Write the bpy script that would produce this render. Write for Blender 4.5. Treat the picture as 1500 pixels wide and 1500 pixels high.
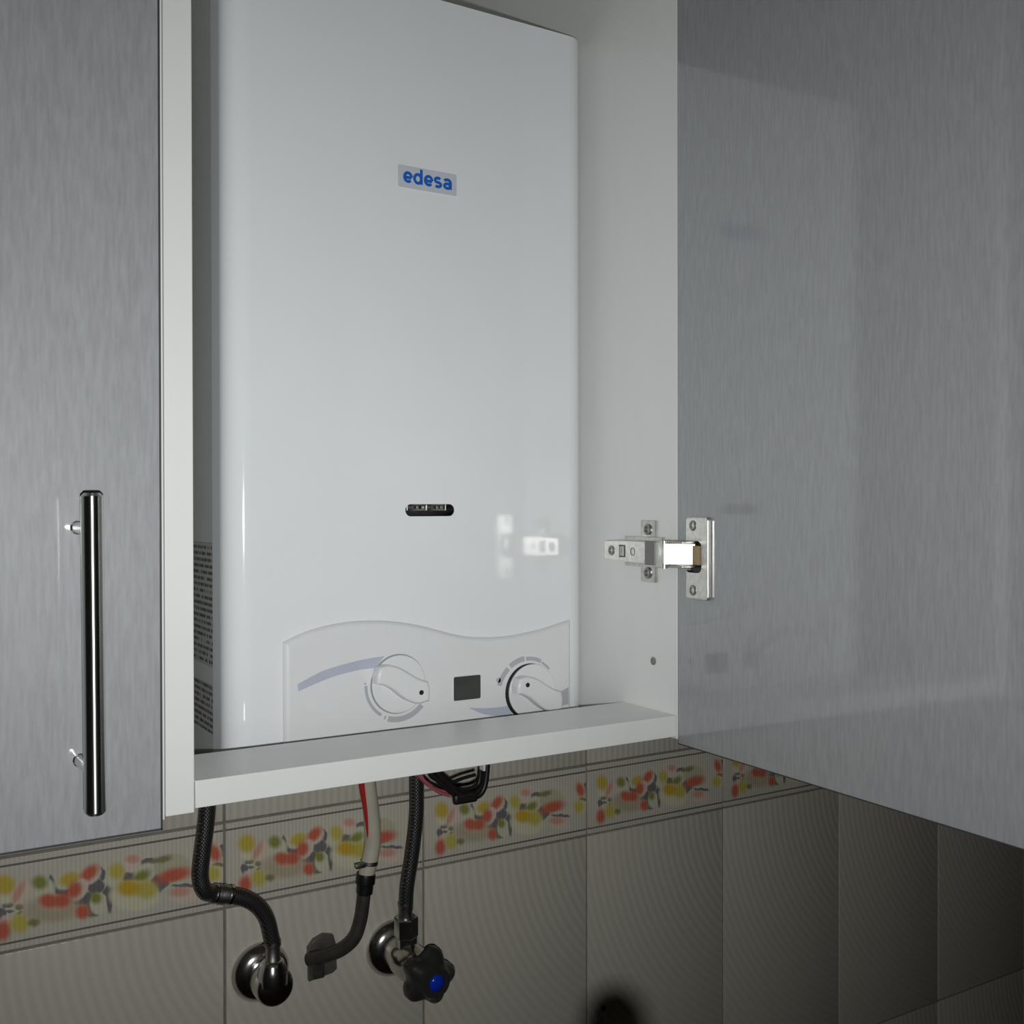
import bpy, bmesh, math, random
from mathutils import Vector, Matrix
random.seed(4)
S = bpy.context.scene
for o in list(bpy.data.objects):
    bpy.data.objects.remove(o)

# ------------------------------------------------------------------ units
# plans are drawn in millimetres: X along the tiled wall, H = distance out from
# the lens plane towards the wall, z = height relative to the lens
HW = 948.3          # lens to tiled wall
CAMZ = 1750.0       # lens height above the floor
def W(X, H, z):
    return Vector((X/1000.0, (H-HW)/1000.0, (z+CAMZ)/1000.0))

# ------------------------------------------------------------------ camera
TH, PI_, RO = 0.5488, -0.00676, -0.00174
f = Vector((math.sin(TH)*math.cos(PI_), math.cos(TH)*math.cos(PI_), math.sin(PI_)))
r = Vector((math.cos(TH), -math.sin(TH), 0)); u = r.cross(f)
r2 = r*math.cos(RO)+u*math.sin(RO); u2 = -r*math.sin(RO)+u*math.cos(RO)
cam = bpy.data.objects.new('camera', bpy.data.cameras.new('camera'))
S.collection.objects.link(cam); S.camera = cam
M = Matrix((r2, u2, -f)).transposed().to_4x4(); M.translation = W(0, 0, 0)
cam.matrix_world = M
cam.data.sensor_width = 36.0; cam.data.lens = 36.0*1552.6/1500.0
cam.data.clip_start = 0.02

# ------------------------------------------------------------------ light: the phone's flash beside the lens
wd = bpy.data.worlds.new('world'); S.world = wd; wd.use_nodes = True
wd.node_tree.nodes['Background'].inputs[0].default_value = (0.5, 0.52, 0.55, 1)
wd.node_tree.nodes['Background'].inputs[1].default_value = 0.0
fl = bpy.data.lights.new('phone_flash', 'AREA'); fl.shape = 'DISK'; fl.size = 0.009
fl.energy = 1.5; fl.color = (0.985, 1.0, 0.985); fl.spread = math.radians(124)   # the little LED lens throws a soft-edged beam
flo = bpy.data.objects.new('phone_flash', fl); S.collection.objects.link(flo)
FM = M @ Matrix.Rotation(math.radians(5), 4, 'Y') @ Matrix.Rotation(math.radians(3.5), 4, 'X'); FM.translation = W(0, 0, 0) + u2*(-0.020) + r2*(0.004)
flo.matrix_world = FM
S.view_settings.view_transform = 'Standard'; S.view_settings.look = 'None'
S.view_settings.gamma = 1.0; S.view_settings.use_curve_mapping = False
S.view_settings.exposure = 0.0

# ------------------------------------------------------------------ materials
def mat(name, col, rough=0.4, metal=0.0, coat=0.0, ior=1.5, spec=None):
    m = bpy.data.materials.new(name); m.use_nodes = True
    b = m.node_tree.nodes['Principled BSDF']
    b.inputs['Base Color'].default_value = (*col, 1)
    b.inputs['Roughness'].default_value = rough
    b.inputs['Metallic'].default_value = metal
    b.inputs['IOR'].default_value = ior
    b.inputs['Coat Weight'].default_value = coat
    b.inputs['Coat Roughness'].default_value = 0.04
    return m
def nd(m, t, **kw):
    n = m.node_tree.nodes.new(t)
    for k, v in kw.items():
        setattr(n, k, v)
    return n
def lk(m, a, b):
    m.node_tree.links.new(a, b)
def bsdf(m):
    return m.node_tree.nodes['Principled BSDF']
def math_(m, op, a, b=None):
    n = nd(m, 'ShaderNodeMath', operation=op)
    for i, v in enumerate((a, b)):
        if v is None: continue
        if isinstance(v, (int, float)): n.inputs[i].default_value = v
        else: lk(m, v, n.inputs[i])
    return n.outputs[0]
def grain(m, col, amt, scale, detail=3, coords='Object', socket='Base Color'):
    """multiply a colour by streaky noise"""
    tc = nd(m, 'ShaderNodeTexCoord'); mp = nd(m, 'ShaderNodeMapping'); mp.inputs['Scale'].default_value = scale
    lk(m, tc.outputs[coords], mp.inputs[0])
    n = nd(m, 'ShaderNodeTexNoise'); n.inputs['Scale'].default_value = 1; n.inputs['Detail'].default_value = detail
    lk(m, mp.outputs[0], n.inputs['Vector'])
    mr = nd(m, 'ShaderNodeMapRange'); mr.inputs[1].default_value = .3; mr.inputs[2].default_value = .7
    mr.inputs[3].default_value = 1-amt; mr.inputs[4].default_value = 1+amt
    lk(m, n.outputs[0], mr.inputs[0])
    mx = nd(m, 'ShaderNodeMix', data_type='RGBA', blend_type='MULTIPLY'); mx.inputs[0].default_value = 1
    mx.inputs[6].default_value = (*col, 1); lk(m, mr.outputs[0], mx.inputs[7])
    if socket: lk(m, mx.outputs[2], bsdf(m).inputs[socket])
    return mx.outputs[2], n.outputs[0]

WHITE = mat('white_laminate', (.80, .81, .797), .35)
grain(WHITE, (.80, .81, .797), .012, (60, 60, 20))
EDGE = mat('white_edge_band', (.80, .81, .797), .4); grain(EDGE, (.80, .81, .797), .012, (40, 40, 40))
GREY = mat('grey_brushed_laminate', (.34, .347, .365), .5, coat=1.0); bsdf(GREY).inputs['Coat IOR'].default_value = 1.68; bsdf(GREY).inputs['Coat Roughness'].default_value = .075
c1, n1 = grain(GREY, (.322, .329, .343), .10, (520, 520, 70), 4)
DARKEDGE = mat('dark_edge_band', (.05, .05, .055), .4); grain(DARKEDGE, (.05, .05, .055), .1, (80, 80, 80))
ENAMEL = mat('white_enamel', (.865, .89, .905), .09, ior=1.5); grain(ENAMEL, (.865, .89, .905), .008, (30, 30, 30))
CASING = mat('grey_casing_sheet', (.62, .645, .63), .35); grain(CASING, (.62, .645, .63), .03, (60, 60, 60))
PANELP = mat('white_plastic', (.80, .81, .82), .3); grain(PANELP, (.80, .81, .82), .01, (80, 80, 80))
GREYPRINT = mat('grey_print', (.48, .49, .51), .4); grain(GREYPRINT, (.48, .49, .51), .02, (80, 80, 80))
BLUEPRINT = mat('blue_grey_print', (.50, .53, .63), .4); grain(BLUEPRINT, (.50, .53, .63), .02, (80, 80, 80))
LOGOBLUE = mat('logo_blue', (.012, .13, .55), .35); grain(LOGOBLUE, (.012, .13, .55), .03, (80, 80, 80))
BADGE = mat('badge_silver', (.60, .64, .71), .3); grain(BADGE, (.60, .64, .71), .02, (80, 80, 80))
BLACK = mat('black_plastic', (.012, .012, .012), .35); grain(BLACK, (.012, .012, .012), .1, (80, 80, 80))
GLASSD = mat('display_glass', (.055, .06, .055), .15); grain(GLASSD, (.055, .06, .055), .05, (80, 80, 80))
CHROME = mat('chrome', (.62, .61, .59), .19, 1.0); grain(CHROME, (.62, .61, .59), .04, (60, 60, 60))
STEEL = mat('brushed_steel', (.62, .62, .61), .27, 1.0); bsdf(STEEL).inputs['Anisotropic'].default_value = .9; bsdf(STEEL).inputs['Anisotropic Rotation'].default_value = .25
tg = nd(STEEL, 'ShaderNodeTangent', direction_type='RADIAL', axis='Z'); lk(STEEL, tg.outputs[0], bsdf(STEEL).inputs['Tangent'])
grain(STEEL, (.62, .62, .61), .05, (400, 400, 20))
NICKEL = mat('nickel_plate', (.66, .65, .61), .33, 1.0); grain(NICKEL, (.66, .65, .61), .12, (300, 300, 300))
NICKELD = mat('dull_nickel', (.40, .39, .37), .4, 1.0); grain(NICKELD, (.40, .39, .37), .1, (300, 300, 300))
BRASSY = mat('yellowed_plastic', (.38, .30, .16), .4); grain(BRASSY, (.38, .30, .16), .08, (200, 200, 200))
KNOBBLK = mat('dark_knob_plastic', (.035, .036, .034), .3); grain(KNOBBLK, (.035, .036, .034), .1, (80, 80, 80))
BLUECAP = mat('blue_cap', (.01, .04, .62), .2); grain(BLUECAP, (.01, .04, .62), .05, (80, 80, 80))
CREAM = mat('cream_rubber', (.68, .63, .52), .4); grain(CREAM, (.68, .63, .52), .08, (40, 40, 40))
RED = mat('red_rubber', (.55, .03, .025), .4); grain(RED, (.55, .03, .025), .08, (60, 60, 60))
REDW = mat('red_wire', (.42, .10, .13), .4); grain(REDW, (.42, .10, .13), .05, (60, 60, 60))
PIPE = mat('dark_gas_pipe', (.055, .048, .042), .5); grain(PIPE, (.055, .048, .042), .2, (100, 100, 100))
BRACKET = mat('dark_bracket', (.13, .115, .10), .4); grain(BRACKET, (.13, .115, .10), .3, (90, 90, 90))
WIRE = mat('black_wire', (.012, .010, .010), .45); grain(WIRE, (.012, .010, .010), .1, (90, 90, 90))
PAINT = mat('wall_paint', (.45, .44, .41), .7); grain(PAINT, (.45, .44, .41), .03, (6, 6, 6))
CEIL = mat('ceiling_paint', (.6, .6, .58), .8); grain(CEIL, (.6, .6, .58), .02, (6, 6, 6))
FLOORM = mat('floor_tile', (.25, .2, .16), .4); grain(FLOORM, (.25, .2, .16), .15, (8, 8, 8))
GROUT = mat('grout', (.27, .25, .22), .8); grain(GROUT, (.27, .25, .22), .12, (90, 90, 90))

# braided hose: fine diagonal weave over dark steel
BRAID = mat('braided_steel', (.2, .2, .195), .34, .8)
tc = nd(BRAID, 'ShaderNodeTexCoord'); wv = []
for rot in (.72, -.72):
    mp = nd(BRAID, 'ShaderNodeMapping'); mp.inputs['Scale'].default_value = (190, 190, 190); mp.inputs['Rotation'].default_value = (rot, rot, 0)
    w_ = nd(BRAID, 'ShaderNodeTexWave'); w_.inputs['Scale'].default_value = 1
    lk(BRAID, tc.outputs['Object'], mp.inputs[0]); lk(BRAID, mp.outputs[0], w_.inputs[0]); wv.append(w_.outputs[1])
bh = math_(BRAID, 'MULTIPLY', wv[0], wv[1])
rp = nd(BRAID, 'ShaderNodeMapRange'); rp.inputs[3].default_value = .08; rp.inputs[4].default_value = .27
lk(BRAID, bh, rp.inputs[0]); lk(BRAID, rp.outputs[0], bsdf(BRAID).inputs['Base Color'])
bp = nd(BRAID, 'ShaderNodeBump'); bp.inputs['Strength'].default_value = .35; bp.inputs['Distance'].default_value = .0004
lk(BRAID, bh, bp.inputs['Height']); lk(BRAID, bp.outputs[0], bsdf(BRAID).inputs['Normal'])

# printed information sticker: rows of small dark type too fine to read
STICKER = mat('printed_sticker', (.42, .43, .42), .35)
tc = nd(STICKER, 'ShaderNodeTexCoord'); sp = nd(STICKER, 'ShaderNodeSeparateXYZ'); lk(STICKER, tc.outputs['Object'], sp.inputs[0])
row = math_(STICKER, 'MULTIPLY', sp.outputs[2], 1000/4.4)
fr = math_(STICKER, 'FRACT', row); inrow = math_(STICKER, 'LESS_THAN', fr, .5)
cx = nd(STICKER, 'ShaderNodeCombineXYZ'); lk(STICKER, math_(STICKER, 'MULTIPLY', sp.outputs[1], 330.0), cx.inputs[0])
lk(STICKER, math_(STICKER, 'MULTIPLY', math_(STICKER, 'FLOOR', row), 7.3), cx.inputs[1])
ns = nd(STICKER, 'ShaderNodeTexNoise'); ns.inputs['Scale'].default_value = 1; ns.inputs['Detail'].default_value = 2; lk(STICKER, cx.outputs[0], ns.inputs['Vector'])
ink = math_(STICKER, 'MULTIPLY', inrow, math_(STICKER, 'GREATER_THAN', ns.outputs[0], .44))
mx = nd(STICKER, 'ShaderNodeMix', data_type='RGBA'); lk(STICKER, ink, mx.inputs[0])
mx.inputs[6].default_value = (.46, .475, .46, 1); mx.inputs[7].default_value = (.15, .15, .15, 1)
lk(STICKER, mx.outputs[2], bsdf(STICKER).inputs['Base Color'])

# glazed wall tile, fine moulded ribs swept in arcs
TILEC = (.745, .705, .61)
def ribs(m, height, base, colamt, dist):
    mr = nd(m, 'ShaderNodeMapRange'); mr.inputs[3].default_value = 1-colamt; mr.inputs[4].default_value = 1+colamt
    lk(m, height, mr.inputs[0])
    mx = nd(m, 'ShaderNodeMix', data_type='RGBA', blend_type='MULTIPLY'); mx.inputs[0].default_value = 1
    if isinstance(base, tuple): mx.inputs[6].default_value = (*base, 1)
    else: lk(m, base, mx.inputs[6])
    lk(m, mr.outputs[0], mx.inputs[7]); lk(m, mx.outputs[2], bsdf(m).inputs['Base Color'])
    bp = nd(m, 'ShaderNodeBump'); bp.inputs['Strength'].default_value = .6; bp.inputs['Distance'].default_value = dist
    lk(m, height, bp.inputs['Height']); lk(m, bp.outputs[0], bsdf(m).inputs['Normal'])
def sinrib(m, v, per):
    return math_(m, 'ADD', math_(m, 'MULTIPLY', math_(m, 'SINE', math_(m, 'MULTIPLY', v, 2*math.pi/per)), .5), .5)
TILE = mat('ribbed_tile', TILEC, .3)
tc = nd(TILE, 'ShaderNodeTexCoord'); mp = nd(TILE, 'ShaderNodeMapping'); lk(TILE, tc.outputs['Object'], mp.inputs[0])
mp.inputs['Location'].default_value = (-.345, 0, -.345); mp.inputs['Scale'].default_value = (1, 0, 1)
ln = nd(TILE, 'ShaderNodeVectorMath', operation='LENGTH'); lk(TILE, mp.outputs[0], ln.inputs[0])
ribs(TILE, sinrib(TILE, ln.outputs['Value'], .0092), TILEC, .04, .0004)
TILEV = mat('straight_ribbed_tile', TILEC, .3)
tc = nd(TILEV, 'ShaderNodeTexCoord'); sp = nd(TILEV, 'ShaderNodeSeparateXYZ'); lk(TILEV, tc.outputs['Object'], sp.inputs[0])
ribs(TILEV, sinrib(TILEV, sp.outputs[0], .0075), TILEC, .06, .0004)

# border tile: printed fruit over fine vertical flutes
BL=[(56.9, 49.6, 7.2, 1.6, 1.95, 'd', 0.4),
(65.7, 40.4, 7.3, 2.6, 2.83, 'd', 0.35),
(79.8, 32.1, 9.3, 5.0, 2.87, 'd', 0.35),
(90.3, 40.5, 6.3, 5.8, 3.11, 'd', 0.35),
(94.9, 50.8, 5.4, 2.6, 1.77, 'd', 0.4),
(86.3, 21.8, 6.3, 3.9, 1.69, 'g', 0.4),
(90.2, 17.6, 2.7, 1.9, 2.75, 'd', 0.4),
(100.8, 28.0, 11.3, 2.2, 1.64, 'd', 0.35),
(101.8, 34.8, 5.2, 4.0, -3.14, 'd', 0.4),
(18.0, 32.3, 4.7, 3.0, 1.7, 'p', 0.4),
(22.2, 38.1, 4.3, 1.8, 2.9, 'g', 0.4),
(24.0, 32.7, 3.1, 1.3, 2.9, 'g', 0.4),
(31.1, 35.0, 3.0, 2.6, 2.97, 'o', 0.4),
(31.6, 30.2, 2.6, 1.3, -2.98, 'o', 0.4),
(21.1, 45.0, 7.6, 5.7, 2.67, 'c', 0.6),
(20.5, 55.1, 7.5, 6.2, 2.16, 'y', 0.7),
(33.9, 45.9, 9.5, 7.2, 1.39, 'k', 0.5),
(30.5, 47.2, 7.9, 2.8, 1.1, 'r2', 0.8),
(50.0, 46.8, 9.1, 7.6, 2.19, 'm', 0.4),
(46.6, 52.2, 5.7, 4.7, 2.41, 'G', 0.8),
(65.1, 49.4, 7.6, 6.9, 2.72, 'm', 0.5),
(69.6, 50.6, 6.9, 4.9, 3.11, 'y', 0.9),
(56.2, 27.9, 21.1, 10.1, 2.94, 'b', 0.7),
(86.4, 51.3, 8.6, 7.0, -2.44, 'k', 0.35),
(85.1, 52.9, 7.1, 4.8, -2.46, 'r', 0.8),
(76.6, 40.4, 9.0, 6.8, -2.07, 'k', 0.35),
(73.4, 41.0, 6.2, 5.1, 1.49, 'r', 0.85),
(58.1, 33.0, 12.3, 6.0, 2.89, 'k2', 0.7),
(53.1, 35.7, 6.5, 4.7, 2.52, 'r', 0.85),
(63.5, 34.0, 6.2, 5.0, 2.72, 'r', 0.85),
(77.8, 21.5, 7.2, 5.5, 2.6, 'k2', 0.5),
(79.8, 21.1, 5.6, 4.5, 2.14, 'r', 0.9),
(92.2, 25.5, 9.2, 6.4, 1.76, 'm', 0.35),
(90.3, 30.8, 4.6, 3.8, 2.16, 'G', 0.9),
(21.6, 24.8, 6.1, 5.0, 2.2, 'k', 0.5),
(18.8, 18.1, 7.2, 5.2, 1.6, 'r', 0.8),
(31.3, 21.5, 6.8, 5.7, 2.13, 'y2', 0.7),
(41.8, 20.0, 4.2, 3.2, 2.63, 'o', 0.9),
(132.2, 53.7, 6.4, 3.0, 3.14, 'p', 0.35),
(117.9, 44.2, 6.5, 3.7, -3.01, 'p', 0.4),
(125.4, 48.5, 5.2, 3.0, 1.07, 'p', 0.4),
(143.2, 33.8, 9.3, 5.8, 2.15, 'p', 0.35),
(105.1, 44.5, 9.4, 7.1, 1.85, 'm', 0.5),
(107.5, 50.4, 6.4, 5.3, 2.17, 'y2', 0.8),
(119.9, 55.2, 8.6, 7.1, 2.07, 'k', 0.4),
(120.3, 58.7, 5.2, 3.3, 2.85, 'r2', 0.9),
(130.8, 44.7, 9.7, 7.9, -2.84, 'm', 0.35),
(127.4, 42.1, 7.1, 4.5, -2.75, 'G', 0.8),
(153.4, 46.3, 14.6, 10.7, 2.9, 'b2', 0.3),
(144.7, 54.0, 7.5, 2.9, -3.13, 'o', 0.9),
(155.2, 38.1, 12.8, 5.5, -3.11, 'r', 0.85),
(154.4, 26.7, 11.3, 4.6, -2.82, 'mt', 0.35),
(165.1, 27.2, 10.9, 1.6, 2.95, 'p', 0.4),
(164.3, 18.2, 13.9, 6.7, 2.89, 'k', 0.45),
(160.1, 22.7, 7.9, 3.6, 2.99, 'r2', 0.9),
(121.9, 26.5, 20.0, 12.0, 2.84, 'c', 0.3),
(131.5, 30.3, 8.6, 6.5, 2.69, 'y2', 0.9),
(117.1, 34.1, 8.7, 5.8, 2.8, 'Y', 0.85),
(197.9, 52.7, 4.8, 2.9, 1.67, 'd', 0.4),
(191.3, 52.0, 9.3, 5.9, 1.93, 'k', 0.4),
(190.9, 51.7, 7.4, 4.3, 1.97, 'r', 0.9),
(194.2, 40.5, 5.6, 1.8, 2.94, 'o', 0.5),
(191.9, 32.8, 9.2, 6.7, 2.73, 'c', 0.4),
(189.4, 33.2, 6.4, 5.4, 2.3, 'y2', 0.9),
(228.7, 56.1, 2.0, 1.6, 2.6, 'p', 0.5)]

PAL = {'d': (0.23, 0.22, 0.225), 'p': (0.26, 0.225, 0.24), 'g': (0.29, 0.3, 0.24), 'o': (0.34, 0.32, 0.15), 'c': (0.88, 0.84, 0.62), 'y': (0.74, 0.56, 0.1), 'Y': (0.76, 0.52, 0.06), 'y2': (0.72, 0.61, 0.15), 'k': (0.9, 0.74, 0.62), 'k2': (0.78, 0.58, 0.44), 'r': (0.74, 0.19, 0.12), 'r2': (0.82, 0.46, 0.35), 'm': (0.8, 0.8, 0.6), 'G': (0.35, 0.36, 0.1), 'b': (0.62, 0.54, 0.39), 'b2': (0.68, 0.63, 0.45), 'mt': (0.7, 0.74, 0.6), 'bg': (0.78, 0.73, 0.61)}
BORDER = mat('fruit_border_tile', TILEC, .28)
tc = nd(BORDER, 'ShaderNodeTexCoord'); sp = nd(BORDER, 'ShaderNodeSeparateXYZ'); lk(BORDER, tc.outputs['Object'], sp.inputs[0])
cb = nd(BORDER, 'ShaderNodeCombineXYZ')
lk(BORDER, math_(BORDER, 'MULTIPLY', sp.outputs[0], 1000.0), cb.inputs[0]); lk(BORDER, math_(BORDER, 'MULTIPLY', sp.outputs[2], 1000.0), cb.inputs[1])
nz = nd(BORDER, 'ShaderNodeTexNoise'); nz.inputs['Scale'].default_value = .22; nz.inputs['Detail'].default_value = 2
lk(BORDER, cb.outputs[0], nz.inputs['Vector'])
o1 = nd(BORDER, 'ShaderNodeVectorMath', operation='SUBTRACT'); lk(BORDER, nz.outputs['Color'], o1.inputs[0]); o1.inputs[1].default_value = (.5, .5, .5)
o2 = nd(BORDER, 'ShaderNodeVectorMath', operation='MULTIPLY'); lk(BORDER, o1.outputs[0], o2.inputs[0])
o2.inputs[1].default_value = (3.6, 3.6, 0)
o3 = nd(BORDER, 'ShaderNodeVectorMath', operation='ADD'); lk(BORDER, cb.outputs[0], o3.inputs[0]); lk(BORDER, o2.outputs[0], o3.inputs[1])
prev = None
for (bx_, bz_, rx, rz, an, k, soft) in [(100.0, 38.0, 106.0, 29.0, 0.05, 'bg', .35)]+BL:
    q_ = 1.2 if k in ('r', 'r2', 'y', 'Y', 'y2', 'G', 'd', 'p', 'g') else 1.1 if k != 'bg' else 1.0
    rx *= q_; rz *= q_
    mp = nd(BORDER, 'ShaderNodeMapping', vector_type='TEXTURE')
    mp.inputs['Location'].default_value = (bx_, bz_, 0); mp.inputs['Rotation'].default_value = (0, 0, an); mp.inputs['Scale'].default_value = (rx, rz, 1)
    lk(BORDER, o3.outputs[0] if k in 'dpgo' else cb.outputs[0], mp.inputs[0])
    ln = nd(BORDER, 'ShaderNodeVectorMath', operation='LENGTH'); lk(BORDER, mp.outputs[0], ln.inputs[0])
    mr = nd(BORDER, 'ShaderNodeMapRange', interpolation_type='SMOOTHSTEP')
    soft = {'r': .95, 'r2': .95, 'y': .9, 'Y': .9, 'y2': .9, 'G': 1.0}.get(k, soft)
    g_ = 1.42 if soft > .85 else 1.3 if soft > .6 else 1.12
    mr.inputs[1].default_value = g_; mr.inputs[2].default_value = g_-soft; lk(BORDER, ln.outputs['Value'], mr.inputs[0])
    mx = nd(BORDER, 'ShaderNodeMix', data_type='RGBA'); lk(BORDER, mr.outputs[0], mx.inputs[0])
    if prev is None: mx.inputs[6].default_value = (*TILEC, 1)
    else: lk(BORDER, prev, mx.inputs[6])
    mx.inputs[7].default_value = (*PAL[k], 1); prev = mx.outputs[2]
zz = math_(BORDER, 'ABSOLUTE', math_(BORDER, 'SUBTRACT', sp.outputs[2], .03877))     # shade of the two thin grooves, put into the colour
gr = math_(BORDER, 'LESS_THAN', math_(BORDER, 'ABSOLUTE', math_(BORDER, 'SUBTRACT', zz, .03167)), .00085)
mx = nd(BORDER, 'ShaderNodeMix', data_type='RGBA'); lk(BORDER, gr, mx.inputs[0]); lk(BORDER, prev, mx.inputs[6]); mx.inputs[7].default_value = (.24, .22, .19, 1)
ribs(BORDER, sinrib(BORDER, sp.outputs[0], .0036), mx.outputs[2], .06, .00025)

# ------------------------------------------------------------------ mesh helpers (everything in mm, then W)
def finish(name, bm, m, parent=None, smooth=35, flat=False):
    me = bpy.data.meshes.new(name)
    bmesh.ops.recalc_face_normals(bm, faces=bm.faces)
    bm.to_mesh(me); bm.free()
    return link(name, me, m, parent, smooth, flat)
def link(name, me, m, parent=None, smooth=35, flat=False):
    off = Vector((0, 0, 0))
    if parent is not None:
        p = parent
        while p is not None:
            off += p.location; p = p.parent
    else:
        off = Vector((0, 0, 0))
    me.transform(Matrix.Translation(-off))
    if smooth:
        me.polygons.foreach_set('use_smooth', [True]*len(me.polygons)); me.set_sharp_from_angle(angle=math.radians(smooth))
    if flat:                             # broad faces stay dead flat, only the eased edges are smoothed
        ar = sorted(p.area for p in me.polygons); md_ = ar[len(ar)//2]
        for p in me.polygons:
            if p.area > 6*md_: p.use_smooth = False
    me.materials.clear(); me.materials.append(m)
    o = bpy.data.objects.new(name, me); S.collection.objects.link(o); o.parent = parent
    return o
def thing(name, label, cat, loc, group=None):
    o = bpy.data.objects.new(name, None); S.collection.objects.link(o); o.location = loc; o.empty_display_size = .02
    o['label'] = label; o['category'] = cat
    if group: o['group'] = group
    return o
def struct(o):
    o['kind'] = 'structure'; return o
def box(bm, a, b, bev=0.0, seg=2, xf=W):
    vs = [bm.verts.new((x, y, z)) for x in (a[0], b[0]) for y in (a[1], b[1]) for z in (a[2], b[2])]
    idx = ((0, 1, 3, 2), (4, 6, 7, 5), (0, 4, 5, 1), (2, 3, 7, 6), (0, 2, 6, 4), (1, 5, 7, 3))
    fs = [bm.faces.new([vs[i] for i in q]) for q in idx]
    allv = vs
    if bev:
        es = list({e for fa in fs for e in fa.edges})
        res = bmesh.ops.bevel(bm, geom=es, offset=bev, segments=seg, profile=.5, affect='EDGES')
        allv = list({v for fa in res['faces'] for v in fa.verts} | {v for v in vs if v.is_valid})
    for v in allv:
        v.co = xf(*v.co)
def boxo(name, a, b, m, parent=None, bev=0.0, xf=W):
    bm = bmesh.new(); box(bm, a, b, bev, xf=xf)
    return finish(name, bm, m, parent, 35 if bev else 0, True)
def lathe(bm, org, axis, prof, seg=40, xf=W, squash=None):
    """prof: (radius, distance along axis) in mm; axis in plan coordinates (X,H,z)"""
    ax = Vector(axis).normalized(); t = Vector((0, 0, 1)) if abs(ax.z) < .9 else Vector((1, 0, 0))
    e1 = ax.cross(t).normalized(); e2 = ax.cross(e1)
    rings = []
    for rr, h in prof:
        if rr < 1e-6:
            p = Vector(org)+ax*h; rings.append([bm.verts.new(xf(*p))])
        else:
            ring = []
            for i in range(seg):
                a = 2*math.pi*i/seg; q = rr if squash is None else rr*squash(a, h)
                p = Vector(org)+ax*h+e1*q*math.cos(a)+e2*q*math.sin(a); ring.append(bm.verts.new(xf(*p)))
            rings.append(ring)
    for A, B in zip(rings, rings[1:]):
        n = max(len(A), len(B))
        for i in range(n):
            j = (i+1) % n
            if len(A) == 1: bm.faces.new((A[0], B[i], B[j]))
            elif len(B) == 1: bm.faces.new((A[i], A[j], B[0]))
            else: bm.faces.new((A[i], A[j], B[j], B[i]))
    for R_ in (rings[0], rings[-1]):
        if len(R_) > 2: bm.faces.new(R_)
def spline(pts, n=10):
    P = [Vector(p) for p in pts]; P = [2*P[0]-P[1]]+P+[2*P[-1]-P[-2]]; out = []
    for i in range(1, len(P)-2):
        for k in range(n):
            t = k/n; a, b, c, d = P[i-1:i+3]
            out.append(.5*((2*b)+(c-a)*t+(2*a-5*b+4*c-d)*t*t+(3*b-a-3*c+d)*t**3))
    out.append(P[-2]); return out
def tube(bm, pts, rad, seg=16, n=10, smooth=True):
    P = spline(pts, n) if smooth else [Vector(p) for p in pts]
    rings = []; prev = None
    for i, p in enumerate(P):
        t = (P[min(i+1, len(P)-1)]-P[max(i-1, 0)]).normalized()
        if prev is None: e1 = t.cross(Vector((0, 1, 0))); e1 = e1.normalized() if e1.length > .1 else t.cross(Vector((1, 0, 0))).normalized()
        else: e1 = (prev-t*prev.dot(t)).normalized()
        prev = e1; e2 = t.cross(e1); rr = rad(i/(len(P)-1)) if callable(rad) else rad
        rings.append([bm.verts.new(W(*(p+e1*rr*math.cos(2*math.pi*k/seg)+e2*rr*math.sin(2*math.pi*k/seg)))) for k in range(seg)])
    for A, B in zip(rings, rings[1:]):
        for k in range(seg): bm.faces.new((A[k], A[(k+1) % seg], B[(k+1) % seg], B[k]))
    bm.faces.new(rings[0]); bm.faces.new(rings[-1])
def tubeo(name, pts, rad, m, parent=None, seg=16, n=10):
    bm = bmesh.new(); tube(bm, pts, rad, seg, n); return finish(name, bm, m, parent, 50)
def plate_mesh(outlines, thick, bev, xf, res=3):
    """filled 2D outline (first = outer, others = holes) with rounded rim; xf(x, z, out) -> world"""
    cu = bpy.data.curves.new('outline', 'CURVE'); cu.dimensions = '2D'; cu.fill_mode = 'BOTH'
    cu.extrude = max(thick/2-bev, 0); cu.bevel_depth = bev; cu.bevel_resolution = res; cu.offset = -bev
    for ol in outlines:
        sp_ = cu.splines.new('POLY'); sp_.points.add(len(ol)-1); sp_.use_cyclic_u = True
        for p_, q in zip(sp_.points, ol): p_.co = (q[0], q[1], 0, 1)
    ob = bpy.data.objects.new('outline', cu)
    me = bpy.data.meshes.new_from_object(ob)
    bpy.data.objects.remove(ob); bpy.data.curves.remove(cu)
    for v in me.vertices: v.co = xf(v.co.x, v.co.y, v.co.z+thick/2)
    bm = bmesh.new(); bm.from_mesh(me); bpy.data.meshes.remove(me)
    bmesh.ops.remove_doubles(bm, verts=bm.verts, dist=1e-6)
    return bm
def plate(name, outlines, thick, m, parent, H, bev=.4, res=3, xf=None):
    """plate whose back lies on plane H and that stands proud by `thick` towards the room"""
    g = xf or (lambda x, z, o: W(x, H-o, z))
    return finish(name, plate_mesh(outlines, thick, bev, g, res), m, parent, 40, True)
def rrect(x0, x1, z0, z1, rad, n=6):
    out = []
    for cx_, cz_, a0 in ((x1-rad, z1-rad, 0), (x0+rad, z1-rad, 90), (x0+rad, z0+rad, 180), (x1-rad, z0+rad, 270)):
        for i in range(n+1):
            a = math.radians(a0+90*i/n); out.append((cx_+rad*math.cos(a), cz_+rad*math.sin(a)))
    return out
def circle(cx_, cz_, rad, n=48):
    return [(cx_+rad*math.cos(2*math.pi*i/n), cz_+rad*math.sin(2*math.pi*i/n)) for i in range(n)]
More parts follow.
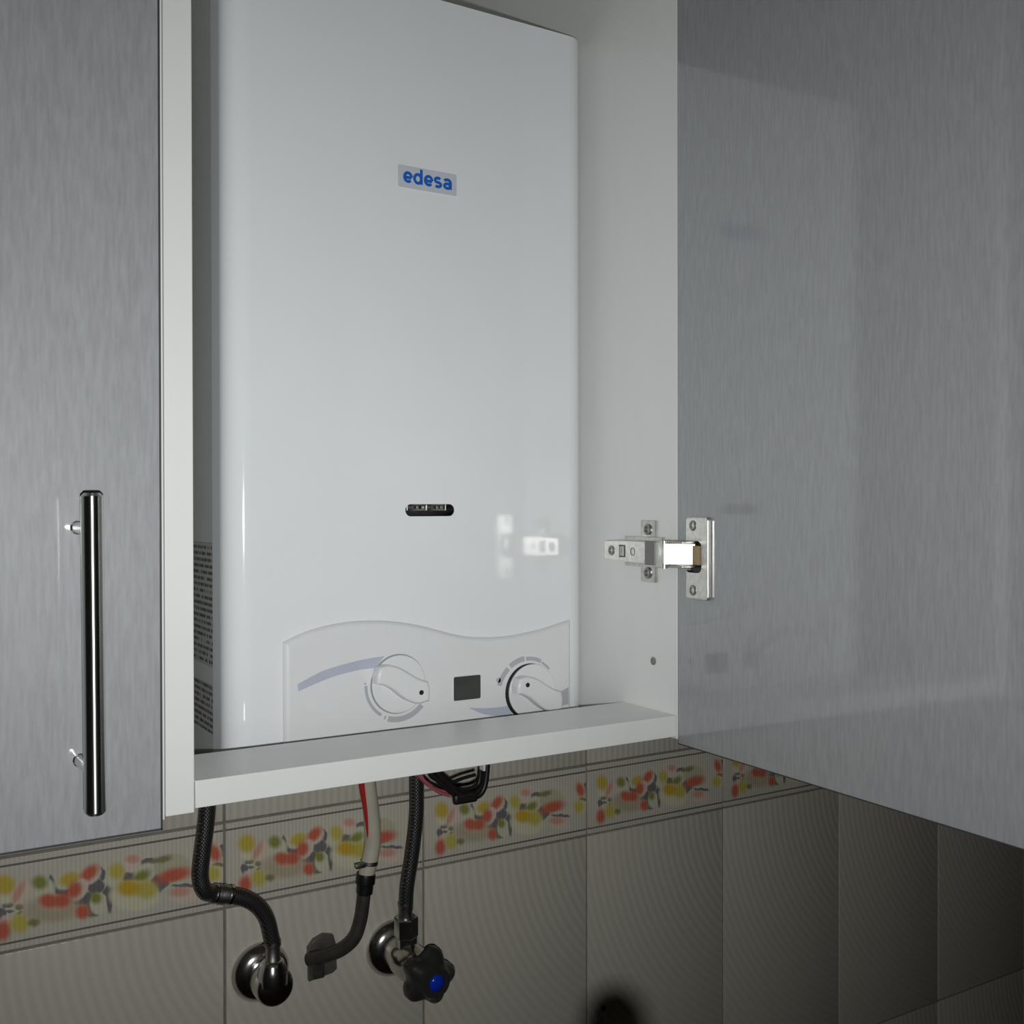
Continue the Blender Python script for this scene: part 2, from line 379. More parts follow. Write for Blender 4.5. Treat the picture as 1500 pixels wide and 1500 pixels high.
def arcband(cx_, cz_, r0, r1, a0, a1, n=20, taper=False):
    o_ = []; i_ = []
    for k in range(n+1):
        t = k/n; a = math.radians(a0+(a1-a0)*t); rr = r0+(r1-r0)*(t if taper else 1)*.98+.02*(r1-r0)
        o_.append((cx_+rr*math.cos(a), cz_+rr*math.sin(a))); i_.append((cx_+r0*math.cos(a), cz_+r0*math.sin(a)))
    return o_+i_[::-1]
def smooth2(pts, n=6):
    return [(p.x, p.y) for p in spline([(a, b, 0) for a, b in pts], n)]

# ================================================================== SETTING
XL, XR_, YF, ZF, ZT = -1100, 2300, -1500, -CAMZ, 850
def slab(name, a, b, m): return struct(boxo(name, a, b, m))
slab('floor', (XL, YF, ZF-60), (XR_, HW+12, ZF), FLOORM)
slab('ceiling', (XL, YF, ZT), (XR_, HW+12, ZT+60), CEIL)
slab('wall_left', (XL-60, YF-60, ZF), (XL, HW+70, ZT), PAINT)
slab('wall_right', (XR_, YF-60, ZF), (XR_+60, HW+70, ZT), PAINT)
slab('wall_front', (XL, YF-60, ZF), (XR_, YF, ZT), PAINT)
wall = slab('wall_back', (XL, HW+2.2, ZF), (XR_, HW+70, ZT), GROUT)
wall.data.transform(Matrix.Translation(-W(0, HW, 0))); wall.location = W(0, HW, 0)
J = 1.25
def tile_mesh(name, h, border=False):
    bm = bmesh.new()
    T = lambda x, y, z: Vector((x/1000, y/1000, z/1000))
    if not border: box(bm, (J, 0, J), (200-J, 4, h-J), .9, 2, xf=T)
    else:
        box(bm, (J, 1.0, J), (200-J, 4, h-J), .3, 1, xf=T)
        for z0, z1 in ((J, 6.6), (7.6, h-7.6), (h-6.6, h-J)): box(bm, (J, 0, z0), (200-J, 2, z1), .35, 1, xf=T)
    me = bpy.data.meshes.new(name); bmesh.ops.recalc_face_normals(bm, faces=bm.faces); bm.to_mesh(me); bm.free()
    me.polygons.foreach_set('use_smooth', [p.area < 1e-3 for p in me.polygons]); me.set_sharp_from_angle(angle=math.radians(40))
    return me
XT0, ZB, ZU = 275.7, -363.3, -285.8
me_l = tile_mesh('tile_low', 330.8); me_l.materials.append(TILE)
me_u = tile_mesh('tile_high', 330.8); me_u.materials.append(TILEV)
me_b = tile_mesh('tile_border', ZU-ZB, True); me_b.materials.append(BORDER)
def put(name, me, X, z):
    o = bpy.data.objects.new(name, me); S.collection.objects.link(o); o.parent = wall; o.location = (X/1000, 0, z/1000)
for n in range(-6, 10):
    X = XT0+200*n
    put('border_tile', me_b, X, ZB)
    for k in (1, 2, 3): put('tile', me_l, X, ZB-330.8*k)
    for k in (0, 1, 2): put('tile', me_u, X, ZU+330.8*k)
# a drilled hole left in one tile
bm = bmesh.new(); lathe(bm, (697.8, HW-.15, -559.2), (0, 1, 0), [(0, 0), (3.0, 0), (3.0, .4)], 20)
finish('drill_hole', bm, BLACK, wall)

# ================================================================== CABINET AROUND THE WATER HEATER
HF, PB, ZTOP = 584.0, -168.0, 560.0
cab = thing('wall_cabinet', 'white open-fronted wall cabinet housing the water heater, grey door swung open to the right', 'cabinet', W(315, 760, PB))
boxo('side_panel', (138.0, HF, PB), (153.4, HW, ZTOP), WHITE, cab, .6)
boxo('side_panel', (495.2, HF, PB), (511.2, HW, ZTOP), WHITE, cab, .6)
boxo('bottom_rail', (153.8, HF, -165.8), (494.9, 646.4, -150.7), WHITE, cab, .5)
boxo('top_panel', (153.4, HF, ZTOP-16), (495.2, HW, ZTOP), WHITE, cab, .5)
PHI = -0.0286
ds = Vector((math.sin(PHI), -math.cos(PHI), 0)); dn = Vector((math.cos(PHI), math.sin(PHI), 0))
def DW(d, t, z):                     # door frame: d from hinge edge, t into the door's thickness
    p = Vector((495.0, HF-1.0, 0))+ds*d+dn*t
    return W(p.x, p.y, z)
door = boxo('door', (0, 0, -170.4), (378, 18, ZTOP), GREY, cab, .5, xf=DW)
door['label'] = 'open glossy grey door, brushed grain'
bm = bmesh.new()
box(bm, (-.7, .5, -170.6), (0.0, 17.6, ZTOP), .15, 1, xf=DW); box(bm, (-.4, .2, -171.1), (378.4, 17.8, -170.3), .15, 1, xf=DW)
finish('edge_band', bm, DARKEDGE, door, 25)

# concealed hinge: arm on the side panel, link, cup flange on the door
def HP(a, t, z):                     # side-panel frame: a = depth H, t = height off the panel (towards -X)
    return W(495.2-t, a, z)
bm = bmesh.new()
def wedge(bm, secs, xf):             # sections (a, t0, t1, z0, z1)
    rs = []
    for a, t0, t1, z0, z1 in secs: rs.append([bm.verts.new(xf(a, t, z)) for t, z in ((t0, z0), (t1, z0+.9), (t1, z1-.9), (t0, z1))])
    for A, B in zip(rs, rs[1:]):
        for i in range(4): bm.faces.new((A[i], A[(i+1) % 4], B[(i+1) % 4], B[i]))
    bm.faces.new(rs[0]); bm.faces.new(rs[-1])
wedge(bm, [(655, 3, 11.5, -41.6, -26.9), (624, 3, 12.5, -43.2, -26.2), (603, 3, 13, -43.4, -26.2), (588.5, 3, 13, -43.4, -26.4), (586, 3, 12, -43.4, -26.4)], HP)
hinge = finish('hinge', bm, NICKEL, cab, 25)
bm = bmesh.new(); box(bm, (605, 0, -57.2), (622.5, 2.6, -11.6), .9, 2, xf=HP); box(bm, (596, 0, -46), (640, 4, -23.6), .8, 2, xf=HP)
finish('mounting_plate', bm, NICKEL, hinge, 25)
def screw(name, org, axis, rad, parent, h=1.2, m=NICKELD):
    bm = bmesh.new(); lathe(bm, org, axis, [(rad, 0), (rad, h*.6), (rad*.75, h), (rad*.62, h), (rad*.5, h*.2), (0, h*.2)], 20)
    o = finish(name, bm, m, parent)
    return o
for z in (-18.2, -50.4): screw('screw', (495.2-2.4, 613.5, z), (-1, 0, 0), 4.2, hinge, 1.8)
for a in (646, 619): screw('screw', (495.2-11.4, a, -34.6), (-1, 0, 0), 3.7, hinge, 1.5)
bm = bmesh.new()
box(bm, (628.5, 11, -39.2), (635.5, 12.9, -30), .2, 1, xf=HP)
finish('adjusting_slot', bm, BLACK, hinge, 25)
bm = bmesh.new()
box(bm, (629.7, 11.4, -38.4), (634.6, 13.2, -30.8), .3, 1, xf=HP)
finish('slide_block', bm, NICKELD, hinge, 25)
bm = bmesh.new()                     # dull band and pivot knuckle on the arm
box(bm, (592, 12.4, -43.5), (604, 13.7, -26.1), .4, 1, xf=HP)
finish('cover_band', bm, mat('grey_band', (.22, .215, .21), .5, .4), hinge, 25)
bm = bmesh.new(); box(bm, (575.5, 6, -44.2), (585.5, 17, -26.0), .8, 2, xf=HP); finish('knuckle', bm, NICKEL, hinge, 25)
for z0 in (-27.2, -43.2): 
    bm = bmesh.new(); lathe(bm, (479.0, 578.5, z0), (0, 0, 1), [(0, -1.6), (2.4, -1.6), (2.4, 1.6), (0, 1.6)], 16); finish('pivot_pin', bm, NICKEL, hinge)
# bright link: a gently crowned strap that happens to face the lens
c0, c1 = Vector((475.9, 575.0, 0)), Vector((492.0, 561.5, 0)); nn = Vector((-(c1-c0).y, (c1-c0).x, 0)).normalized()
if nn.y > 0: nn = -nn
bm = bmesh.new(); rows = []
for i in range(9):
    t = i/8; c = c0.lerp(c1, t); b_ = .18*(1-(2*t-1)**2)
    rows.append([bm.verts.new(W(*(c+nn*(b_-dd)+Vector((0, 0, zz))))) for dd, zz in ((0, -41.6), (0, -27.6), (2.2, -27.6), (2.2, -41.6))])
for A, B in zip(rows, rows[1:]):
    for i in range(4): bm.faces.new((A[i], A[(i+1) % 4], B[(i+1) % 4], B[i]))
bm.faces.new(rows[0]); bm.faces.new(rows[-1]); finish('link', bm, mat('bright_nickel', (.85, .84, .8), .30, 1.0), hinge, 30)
bm = bmesh.new()
for z0, z1 in ((-44.0, -42.0), (-27.2, -25.2)): box(bm, (6, -15, z0), (24, -3, z1), .4, 1, xf=DW)
finish('link_cheek', bm, NICKELD, hinge, 25)
hole = rrect(11.5, 30.5, -48.2, -24.6, 5)
fxf = lambda x, z, o: DW(x, -o, z)
finish('cup_flange', plate_mesh([rrect(12.5, 36.5, -66.0, -8.6, 2.5)[::1], hole[::-1]], 3.2, .8, fxf, 2), NICKEL, hinge, 40, True)
bm = bmesh.new(); box(bm, (11.6, -.5, -48.2), (30.6, -.15, -24.6), .1, 1, xf=DW); finish('cup', bm, BLACK, hinge, 25)
bm = bmesh.new(); box(bm, (20.5, -4.2, -42), (27.5, -.4, -28.5), .8, 2, xf=DW); finish('cup_insert', bm, BRASSY, hinge, 25)
for z in (-14.6, -59.6):
    p = Vector((495.0, HF-1.0, 0))+ds*20.5-dn*2.6
    screw('screw', (p.x, p.y, z), -dn, 3.7, hinge, 1.5)
screw('cam_fitting', (495.2, 610.6, -115), (-1, 0, 0), 3.0, cab, .9)

# ================================================================== NEIGHBOURING CABINET WITH CLOSED DOOR
nb = thing('wall_cabinet', 'closed grey-fronted wall cabinet with a long bar handle, left of the water heater', 'cabinet', W(-60, 760, -169.5))
boxo('side_panel', (121.9, HF, -169.5), (137.6, HW, ZTOP), WHITE, nb, .6)
boxo('side_panel', (-320, HF, -169.5), (-304.4, HW, ZTOP), WHITE, nb, .6)
boxo('bottom_panel', (-304.4, HF, -169.5), (121.9, HW, -154), WHITE, nb, .5)
boxo('top_panel', (-304.4, HF, ZTOP-16), (121.9, HW, ZTOP), WHITE, nb, .5)
nd_ = boxo('door', (-318, 565, -168.2), (131.4, 583, ZTOP), GREY, nb, .5)
nd_['label'] = 'closed grey brushed door'
bm = bmesh.new(); box(bm, (130.9, 564.8, -169.0), (132.0, 582.8, ZTOP), .15, 1); box(bm, (-318, 564.8, -169.0), (132.0, 582.8, -168.1), .15, 1)
finish('edge_band', bm, DARKEDGE, nd_, 25)
bm = bmesh.new(); lathe(bm, (92.0, 531, 6.0), (.0062, 0, -1), [(0, 0), (3.6, 0), (5.1, 1.6), (5.1, 150.8), (3.6, 152.4), (0, 152.4)], 48)
hd = finish('handle', bm, STEEL, nd_, 40)
for z in (-11, -127.5):
    bm = bmesh.new(); lathe(bm, (92.1+(-z)*.0062-1.3, 566, z), (0.03, -1, 0), [(3.4, 0), (3.4, 1.2), (2.9, 1.6), (2.9, 34)], 28); finish('handle_post', bm, STEEL, nd_, 40)

# ================================================================== WATER HEATER
HB, BL_, BR_, BT, BB = 687.0, 202.0, 489.8, 367.4, -189.0
heat = thing('water_heater', 'white gas water heater with a wavy control panel, standing inside the open cabinet', 'water heater', W(345, 830, BB))
def section(x0, x1, h0, h1, rad, n=10):
    o = [(x0, h1), ]
    for i in range(n+1):
        a = math.radians(180+90*i/n); o.append((x0+rad+rad*math.cos(a), h0+rad+rad*math.sin(a)))
    for i in range(n+1):
        a = math.radians(270+90*i/n); o.append((x1-rad+rad*math.cos(a), h0+rad+rad*math.sin(a)))
    o.append((x1, h1)); return o
def prism(bm, sec, z0, z1):
    lo = [bm.verts.new((x, h, z0)) for x, h in sec]; hi = [bm.verts.new((x, h, z1)) for x, h in sec]; n = len(sec)
    for i in range(n): bm.faces.new((lo[i], lo[(i+1) % n], hi[(i+1) % n], hi[i]))
    return bm.faces.new(lo[::-1]), bm.faces.new(hi)
bm = bmesh.new()
lo, hi = prism(bm, section(BL_, BR_, HB, HB+34, 16), BB, BT)
bmesh.ops.bevel(bm, geom=list(hi.edges)+list(lo.edges), offset=3.5, segments=4, profile=.5, affect='EDGES')
for v in bm.verts: v.co = W(*v.co)
cover = finish('front_cover', bm, ENAMEL, heat, 40)
# cut the viewing slot through the cover
SX0, SX1, SZ0, SZ1 = 330.6, 370.4, -8.2, .6
cut_bm = plate_mesh([rrect(SX0, SX1, SZ0, SZ1, 4.39, 10)], 30, 0, lambda x, z, o: W(x, HB+16-o, z))
cme = bpy.data.meshes.new('cut'); bmesh.ops.recalc_face_normals(cut_bm, faces=cut_bm.faces); cut_bm.to_mesh(cme); cut_bm.free()
cob = bpy.data.objects.new('cut', cme); S.collection.objects.link(cob)
md = cover.modifiers.new('slot', 'BOOLEAN'); md.object = cob; md.operation = 'DIFFERENCE'; md.solver = 'EXACT'
dg = bpy.context.evaluated_depsgraph_get(); dg.update()
nm = bpy.data.meshes.new_from_object(cover.evaluated_get(dg)); cover.modifiers.clear()
old = cover.data; cover.data = nm; bpy.data.meshes.remove(old); bpy.data.objects.remove(cob); bpy.data.meshes.remove(cme)
nm.name = 'front_cover'

for pl in nm.polygons:               # the flat face stays flat, only the folds are smooth
    if pl.area > 2e-3 or abs(pl.normal.y) > .9999: pl.use_smooth = False
bm = bmesh.new()                     # dark combustion-chamber pocket behind the slot
box(bm, (SX0-2, HB+14.2, SZ0-2), (SX1+2, HB+15, SZ1+2))
box(bm, (SX0-2, HB+3, SZ1+.05), (SX1+2, HB+15, SZ1+1.5)); box(bm, (SX0-2, HB+3, SZ0-1.5), (SX1+2, HB+15, SZ0-.05))
win = finish('viewing_window', bm, BLACK, heat, 25)
plate('lining', [rrect(SX0-.05, SX1+.05, SZ0-.05, SZ1+.05, 4.42, 10), rrect(SX0+.35, SX1-.35, SZ0+.35, SZ1-.35, 4.02, 10)[::-1]], 14.0, BLACK, win, HB+14.6, .05, 0)
for x in (333.4, 349.0, 364.6): boxo('burner_fin', (x-.35, HB+2.5, -4.0), (x+.35, HB+14, SZ1-.1), NICKEL, win, .1)
for x in (343.0, 347.2, 359.0, 362.4): boxo('burner_tip', (x-1.1, HB+5, -3.0), (x+1.1, HB+14, -.4), NICKELD, win, .4)
bm = bmesh.new(); lo, hi = prism(bm, [(204.5, HB+26), (487.4, HB+26), (487.4, 940), (204.5, 940)], BB+3, BT-3)
for v in bm.verts: v.co = W(*v.co)
finish('casing', bm, CASING, heat)
boxo('wall_bracket', (230, 939, 300), (460, HW+.2, 330), CASING, heat, .4)
def side(x, z, o): return W(204.5-o, x, z)   # left flank
finish('information_label', plate_mesh([rrect(711, 800, -112, -26, 1)], .25, .1, side, 1), STICKER, heat, 40, True)
finish('information_label', plate_mesh([rrect(711, 790, -158, -124, 1)], .25, .1, side, 1), STICKER, heat, 40, True)
# badge
badge = plate('brand_badge', [rrect(325.3, 372.6, 226.6, 242.4, 1.3)], .8, BADGE, heat, HB+.02, .3)
def strokes(bm, pts, w, x0, z0, H):    # one pen stroke of the wordmark as a flat raised ribbon with round ends
    P = [Vector((x0+a, z0+c_)) for a, c_ in pts]; n = len(P); lo_, hi_ = [], []
    for i, p in enumerate(P):
        t = (P[min(i+1, n-1)]-P[max(i-1, 0)]).normalized(); nn_ = Vector((-t.y, t.x))*w/2
        lo_.append(p-nn_); hi_.append(p+nn_)
    for i in range(n-1):
        q = [lo_[i], lo_[i+1], hi_[i+1], hi_[i]]
        a = [bm.verts.new(W(v.x, H-.18, v.y)) for v in q]; c2 = [bm.verts.new(W(v.x, H, v.y)) for v in q]
        bm.faces.new(a)
        for e in range(4): bm.faces.new((a[e], a[(e+1) % 4], c2[(e+1) % 4], c2[e]))
def arc(cx_, cz_, rx, rz, a0, a1, n=18):
    return [(cx_+rx*math.cos(math.radians(a0+(a1-a0)*i/n)), cz_+rz*math.sin(math.radians(a0+(a1-a0)*i/n))) for i in range(n+1)]
def glyph_e(): return [[(1.0, 3.75), (6.0, 3.75)], arc(3.3, 4, 2.75, 3.1, 0, 318, 26)]
def glyph_d(): return [arc(3.2, 4, 2.7, 3.1, 0, 360, 28), [(5.95, .2), (5.95, 11.0)]]
def glyph_s(): return [arc(3.0, 5.55, 2.3, 1.6, 35, 250, 14)+[(3.3, 3.9)]+arc(3.0, 2.4, 2.35, 1.55, 75, -145, 14)]
def glyph_a(): return [arc(3.1, 5.0, 2.7, 2.1, 150, 0, 12)+[(5.8, .2)], arc(3.2, 2.5, 2.45, 1.65, 0, 360, 22)]
bm = bmesh.new(); x0 = 329.6
for gl, adv in ((glyph_e, 8.0), (glyph_d, 8.5), (glyph_e, 7.9), (glyph_s, 7.5), (glyph_a, 8)):
    for q, st in enumerate(gl()): strokes(bm, st, 2.15, x0, 230.3, HB-.8-.06*q)
    x0 += adv
finish('lettering', bm, LOGOBLUE, badge, 0)
# control panel with its wave-shaped top edge
top = [(239.2, -91.8), (250, -87.6), (261.6, -84.2), (281.5, -81.2), (302, -80.9), (320.4, -82.6), (339.2, -86.2), (355.8, -90.9), (369.9, -95.1), (384.3, -97.9), (401.9, -99.2), (419.9, -99), (444.7, -96), (460.5, -92.7), (472.8, -90.2)]
cp = plate('control_panel', [smooth2(top, 5)+[(472.8, -186), (239.2, -186)]], 8.4, PANELP, heat, HB+4.8, 4.0, 6)
PF = HB-3.6                           # panel face
plate('display', [rrect(367.3, 390.1, -143.6, -125.9, 1.2)], .4, GLASSD, cp, PF+.02, .15)
plate('display_rim', [rrect(366.6, 390.8, -144.3, -125.2, 1.6), rrect(367.4, 390.0, -143.5, -126, 1.2)[::-1]], .7, PANELP, cp, PF+.02, .2)
def knob(cx, cz, dotp, black, K2):
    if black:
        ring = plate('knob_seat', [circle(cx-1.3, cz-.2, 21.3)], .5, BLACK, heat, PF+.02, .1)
    else:
        ring = plate('knob_seat', [circle(cx, cz, 21.2)], .5, mat('seat_grey', (.30, .31, .31), .5), heat, PF+.02, .1)
    k = plate('control_knob', [circle(cx+(.5 if black else .1), cz, 20.6, 64)], 2.4, PANELP, heat, PF-.1, .8)
    g = plate('grip', [K2], 11, PANELP, k, PF-1.8, 2.2, 4)
    plate('pointer_dot', [circle(dotp[0], dotp[1], 1.75, 20)], .25, BLACK, k, PF-12.75, .05)
    return ring
s1 = smooth2([(303.5, -112.5), (310, -111.4), (317.3, -113.2), (324, -116.8), (330.5, -121), (336, -123.8), (341, -125.6)], 5)
s1 += [(342.4, -131), (341.9, -137.4)] + smooth2([(341.9, -139.2), (333, -140.4), (326, -138), (320, -134), (314, -129), (307, -125.2), (301.5, -124)], 5)
s1 += [(301.4, -118)]
knob(322.7, -126.9, (334.9, -132.3), False, s1)
s2 = [(x+107.6+6.3, z-17.6) for x, z in s1]
knob(434.2, -142.2, (423.6, -135.0), True, s2)
def printed(name, ol, m, par=cp): return plate(name, [ol], .14, m, par, PF+.02, .02, 0)
for a0, a1, r0, r1 in ((178, 238, 23.4, 25.6), (245, 248, 23.6, 26.2), (252, 318, 23.2, 27.2)):
    printed('printed_scale', arcband(322.7, -126.9, r0, r1, a0, a1), GREYPRINT)
printed('printed_scale', circle(297.6, -124.5, .8, 12), GREYPRINT)
for a0, a1, r0, r1 in ((163, 131, 24.2, 28.2), (126, 96, 24.4, 28.4), (93, 62, 24.6, 27.6), (60, 40, 24.8, 26.6)):
    printed('printed_scale', arcband(431.5, -143.5, r0, r1, a0, a1), GREYPRINT)
printed('printed_scale', [(462.5, -145.2), (469.3, -142.6), (469.5, -156), (460, -156.5)], GREYPRINT)
printed('flame_mark', circle(405.8, -131.6, 2.0, 14), GREYPRINT)
up = smooth2([(248.4, -120.4), (266.5, -113.0), (286.5, -108.9), (299, -107.3), (312.5, -106.4)], 6); dn_ = smooth2([(305.0, -114.2), (293, -114.6), (275, -117.4), (261, -121.4), (248.9, -125.4)], 6)
printed('printed_band', up+dn_, BLUEPRINT)
up = smooth2([(380.5, -149.6), (392, -151.3), (404, -151.9), (416.5, -151.6)], 5); dn_ = smooth2([(418, -160.5), (406, -158.8), (393, -155.8), (381, -150.2)], 5)
printed('printed_band', up+dn_, BLUEPRINT)
# loose wiring below the heater
def wire(pts, rad, m): return tubeo('wire', pts, rad, m, heat, 10, 8)
HWR = HB+66
wire([(378.5, HWR, -188), (383, HWR, -212), (391, HWR, -220), (401, HWR, -230), (412, HWR, -236), (424, HWR, -236), (432, HWR, -230), (434, HWR, -216), (433, HWR, -188)], 2.6, WIRE)
wire([(382, HWR-4, -188), (388, HWR-4, -212), (399, HWR-4, -224), (408, HWR-4, -233), (418, HWR-4, -237), (428, HWR-4, -235), (433, HWR-4, -222), (434.5, HWR-4, -188)], 2.4, WIRE)
wire([(389, HWR+3, -188), (393, HWR+3, -214), (402, HWR+3, -226), (413, HWR+3, -231.5), (425, HWR+3, -231), (431, HWR+3, -224), (431, HWR+3, -188)], 1.8, WIRE)
wire([(398, HWR+4, -224), (404, HWR+4, -225), (413, HWR+4, -223.2), (422, HWR+4, -222), (427, HWR+4, -221.5)], 1.5, WIRE)
wire([(372, HWR-3, -188), (374, HWR-3, -212), (381, HWR-3, -222), (390, HWR-3, -229), (400, HWR-3, -233.4)], 1.3, REDW)
wire([(370, HWR, -188), (372, HWR, -210), (379, HWR, -220.5), (389, HWR, -227), (402, HWR, -232)], 1.2, REDW)
boxo('wire_connector', (402, HWR-7, -241), (424, HWR-1, -232.5), WIRE, heat, 2.4)
boxo('terminal_block', (430, HWR-5, -217.5), (436, HWR+5, -188), PANELP, heat, .8)
boxo('terminal_block', (438.5, HWR-5, -212.5), (447, HWR+5, -188), PANELP, heat, 1.5)

# ================================================================== PLUMBING UNDER THE CABINET
HH = 911.0
k = HH/903.35
def escutcheon(par, X, z, rad, m=CHROME):
    bm = bmesh.new(); lathe(bm, (X, HW, z), (0, -1, 0), [(rad, 0), (rad, 2.2), (rad*.97, 4.4), (rad*.86, 8.5), (rad*.72, 11.2), (rad*.55, 12.6), (rad*.42, 13), (0, 13)], 56)
    return finish('escutcheon', bm, m, par, 60)
# hot water hose (left)
h1 = thing('water_hose', 'dark braided hose in an S bend with a silver collar, under the cabinet', 'hose', W(248, HH, -189))
hp = [(247.5, -189), (247.6, -230), (246.2, -258), (242.4, -290), (240.2, -312), (243.5, -325), (253, -331.6), (266, -335.2), (281, -341.5), (292, -350.5), (299.5, -363), (303.4, -379), (304.9, -386)]
tubeo('braid', [(x*k if i > 1 else x, HH-6 if i < 6 else HH, z*k if i > 1 else z) for i, (x, z) in enumerate(hp)], 7.2, BRAID, h1, 24, 10)
def along(P, s0, s1): 
    Q = spline(P, 12); return [tuple(q) for q in Q[int(s0*(len(Q)-1)):int(s1*(len(Q)-1))+1]]
HPk = [(x*k if i > 1 else x, HH-6 if i < 6 else HH, z*k if i > 1 else z) for i, (x, z) in enumerate(hp)]
def sleeve(name, P, s0, s1, rad, m, par):
    bm = bmesh.new(); tube(bm, along(P, s0, s1), rad, 24, 1, smooth=False); return finish(name, bm, m, par, 50)
cl = sleeve('collar', HPk, .495, .60, 8.0, NICKELD, h1)
for a in (.502, .532, .552, .585): sleeve('collar_ring', HPk, a, a+.014, 8.7, CHROME if a in (.502, .585) else NICKELD, h1)
bm = bmesh.new(); lathe(bm, (304.9*k, HH, -383*k), (0, 0, -1), [(7.4, 0), (7.4, 4), (6.4, 5), (6.4, 15), (7.0, 16), (7.0, 20)], 28); finish('crimp_sleeve', bm, NICKELD, h1)
# left wall outlet
o1_ = thing('wall_outlet', 'round chrome wall outlet without a handle, under the left hose', 'pipe fitting', W(310, HW, -430))
escutcheon(o1_, 308.0, -427.5, 27.0)
bm = bmesh.new(); lathe(bm, (308.5, HW-9, -427), (0, -1, 0), [(14.5, 0), (14.5, 6), (16.5, 9), (17.2, 14), (17.2, 29), (16.6, 32), (14.8, 34.4), (9, 35.6), (0, 36)], 48); finish('outlet_body', bm, CHROME, o1_, 60)
bm = bmesh.new(); lathe(bm, (307.4, HH, -424), (0, 0, 1), [(13.5, 0), (13.5, 8), (12.4, 13), (10.6, 17), (9.5, 20), (7.5, 21), (0, 21)], 40); finish('outlet_neck', bm, CHROME, o1_, 60)
# gas hose and pipe
gh = thing('gas_hose', 'cream gas hose with a red stripe, in the middle under the cabinet', 'hose', W(395, HH, -189))
gp = [(392.5, -189), (394.0, -225), (397.0, -259), (400.3, -285), (401.8, -312), (398.6, -330), (394.8, -344.5)]
G3 = [(x, HH-5, z) for x, z in gp]
tubeo('hose', G3, 7.6, CREAM, gh, 24, 10)
tubeo('red_stripe', [(x-7.6+.035*max(0, -z-235), HH-7.5, z) for x, z in gp[:-1]], lambda t: 4.6*(1-.75*t), RED, gh, 12, 8)
bm = bmesh.new(); box(bm, (382.5, HH-11, -333.6), (392.5, HH-6, -329.4), .8, 2); lathe(bm, (398.4, HH-5, -329.6), (-.1, 0, -1), [(7.9, 0), (8.2, .5), (8.2, 3.2), (7.9, 3.7)], 24)
finish('clamp', bm, NICKELD, gh, 25)
gpipe = thing('gas_pipe', 'dark brown gas pipe bending to a square wall bracket, under the cream hose', 'pipe', W(366, HW, -430))
bm = bmesh.new(); lathe(bm, (395.0, HH-5, -341), (-.10, 0, -1), [(8.6, 0), (9.0, 2), (9.0, 9), (7.8, 10), (7.6, 18), (6.6, 19)], 28); finish('sleeve', bm, BLACK, gpipe)
tubeo('bent_pipe', [(393.6, HH-5, -352), (391.8, HH-5, -368), (389.5, HH-4, -384), (384.6, HH-2, -399), (376, HH+4, -409.5), (364, HH+14, -417), (352, HH+30, -424)], 6.3, PIPE, gpipe, 20, 10)
plate('bracket_plate', [[(352.5, -414.5), (358, -408), (368, -404.5), (377.5, -407), (380, -416), (381, -440), (377, -443), (353.5, -446)]], 6, BRACKET, gpipe, HW+.2, .8)
boxo('bracket_block', (353, HW-18, -440), (364, HW-4, -417), PIPE, gpipe, 1.5)
# cold water hose (right) and stop valve
h2 = thing('water_hose', 'straight dark braided hose above the blue-capped stop valve', 'hose', W(446, HH, -189))
k2 = 911/903.35
H2 = [(448, HH-3, -189), (447.6, HH-3, -225), (448, HH-3, -268), (447.5, HH-3, -297), (443.6, HH-2, -332), (438.8, HH-1, -362), (437.8, HH, -384)]
tubeo('braid', H2, 7.0, BRAID, h2, 24, 10)
bm = bmesh.new(); lathe(bm, (437.6, HH, -378), (0, 0, -1), [(7.4, 0), (7.4, 3), (6.8, 4), (6.8, 14), (7.6, 15), (7.6, 19)], 28); finish('crimp_sleeve', bm, NICKELD, h2)
sv = thing('stop_valve', 'chrome stop valve with a black star knob and blue cap', 'valve', W(439, HW, -433))
escutcheon(sv, 440.5, -434.5, 27.5)
bm = bmesh.new(); lathe(bm, (439.5, HW-9, -433), (0, -1, 0), [(15.5, 0), (15.5, 22), (17, 23), (17, 40), (14, 46), (12, 52), (12, 60)], 40); finish('valve_body', bm, CHROME, sv, 50)
bm = bmesh.new(); lathe(bm, (438.2, HH, -392), (0, 0, -1), [(10.5, 0), (11.4, 1.2), (11.4, 17.5), (10.2, 19), (10.2, 30)], 6); finish('union_nut', bm, CHROME, sv, 20)
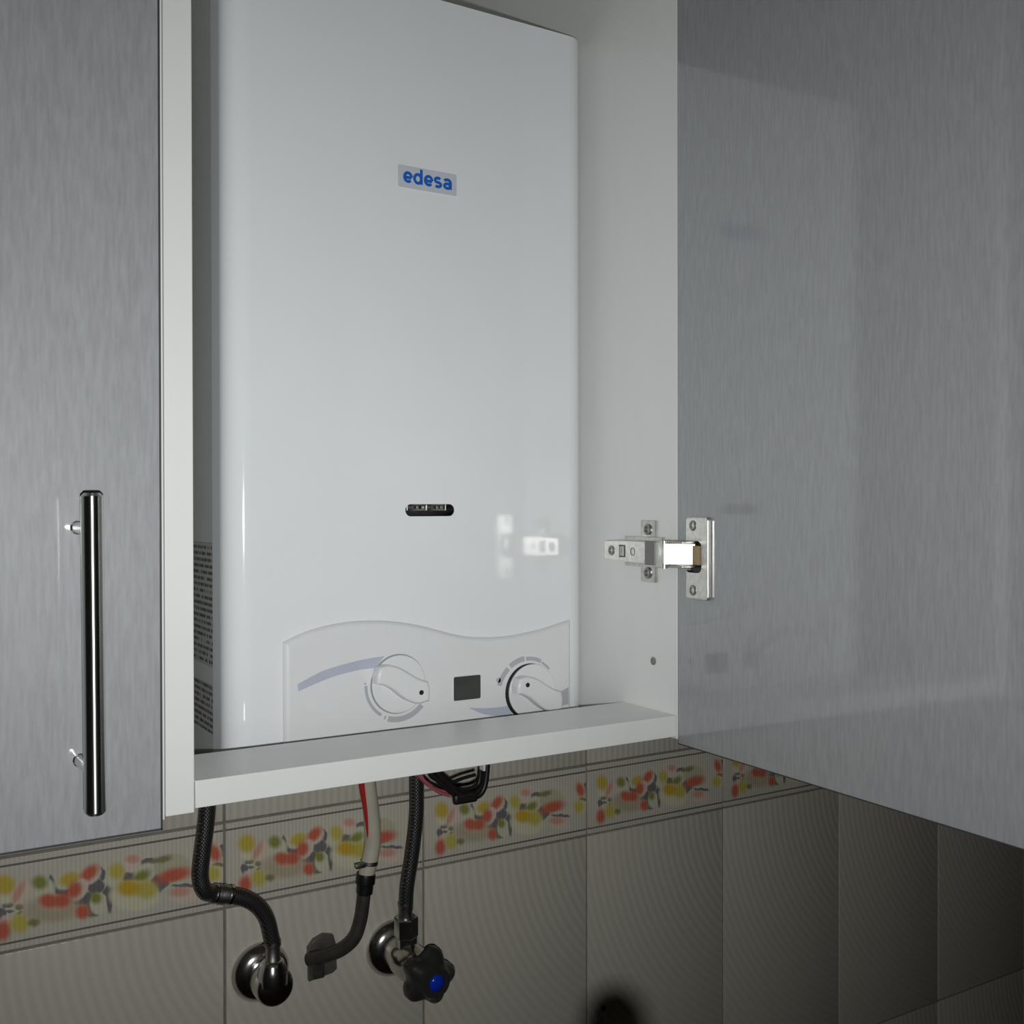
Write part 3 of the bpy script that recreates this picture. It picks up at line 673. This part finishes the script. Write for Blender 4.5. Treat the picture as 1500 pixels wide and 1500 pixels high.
lob = lambda a, h: .90+.13*math.cos(5*(a+.62))
bm = bmesh.new(); lathe(bm, (439.3, 880, -432), (0, -1, 0), [(14, 0), (20, 1.5), (24.5, 5), (25.5, 8), (25.2, 17), (22.5, 21), (16, 25), (14.5, 28), (13.5, 30), (0, 30)], 100, squash=lambda a, h: lob(a, h) if h < 22 else 1.0)
kn = finish('star_knob', bm, KNOBBLK, sv, 40)
bm = bmesh.new(); lathe(bm, (439.3, 850.2, -432), (0, -1, 0), [(7.6, 0), (7.4, .8), (5.5, 2.2), (3, 2.9), (0, 3.1)], 32); finish('blue_cap', bm, BLUECAP, kn, 60)

# ================================================================== BROOM-SHAPED CASTER ADDED OUT OF VIEW (throws the soft shadow on the tiles)
BX, BH = 147.0, 190.0
br = thing('shadow_caster', 'added long-handled shadow caster standing upright on the floor, out of view', 'shadow_caster', W(BX, BH, -CAMZ))
bm = bmesh.new(); lathe(bm, (BX, BH, -CAMZ+95), (0, 0, 1), [(7.5, 0), (7.5, 1505), (8, 1512), (8, 1520), (6.6, 1526), (3.5, 1529), (0, 1530)], 28)
finish('handle', bm, mat('caster_handle_paint', (.10, .16, .12), .4), br)
boxo('caster_head', (BX-140, BH-22, -CAMZ+70), (BX+140, BH+22, -CAMZ+100), mat('caster_head_plastic', (.12, .2, .15), .4), br, 6)
bm = bmesh.new()
for i in range(56):
    for q in range(8):
        x = BX-134+i*4.85; y = BH-17+q*4.85; dx = random.uniform(-3, 3); dy = (q-3.5)*1.6+random.uniform(-2, 2)
        vs = [bm.verts.new(W(x+a, y+c_, -CAMZ+72)) for a, c_ in ((-1, -1), (1, -1), (0, 1.2))]; lo_ = [bm.verts.new(W(x+a+dx, y+c_+dy, -CAMZ+.5)) for a, c_ in ((-1, -1), (1, -1), (0, 1.2))]
        for e in range(3): bm.faces.new((vs[e], vs[(e+1) % 3], lo_[(e+1) % 3], lo_[e]))
bo = finish('caster_bristles', bm, mat('caster_bristle', (.3, .26, .18), .7), br); bo['kind'] = 'stuff'
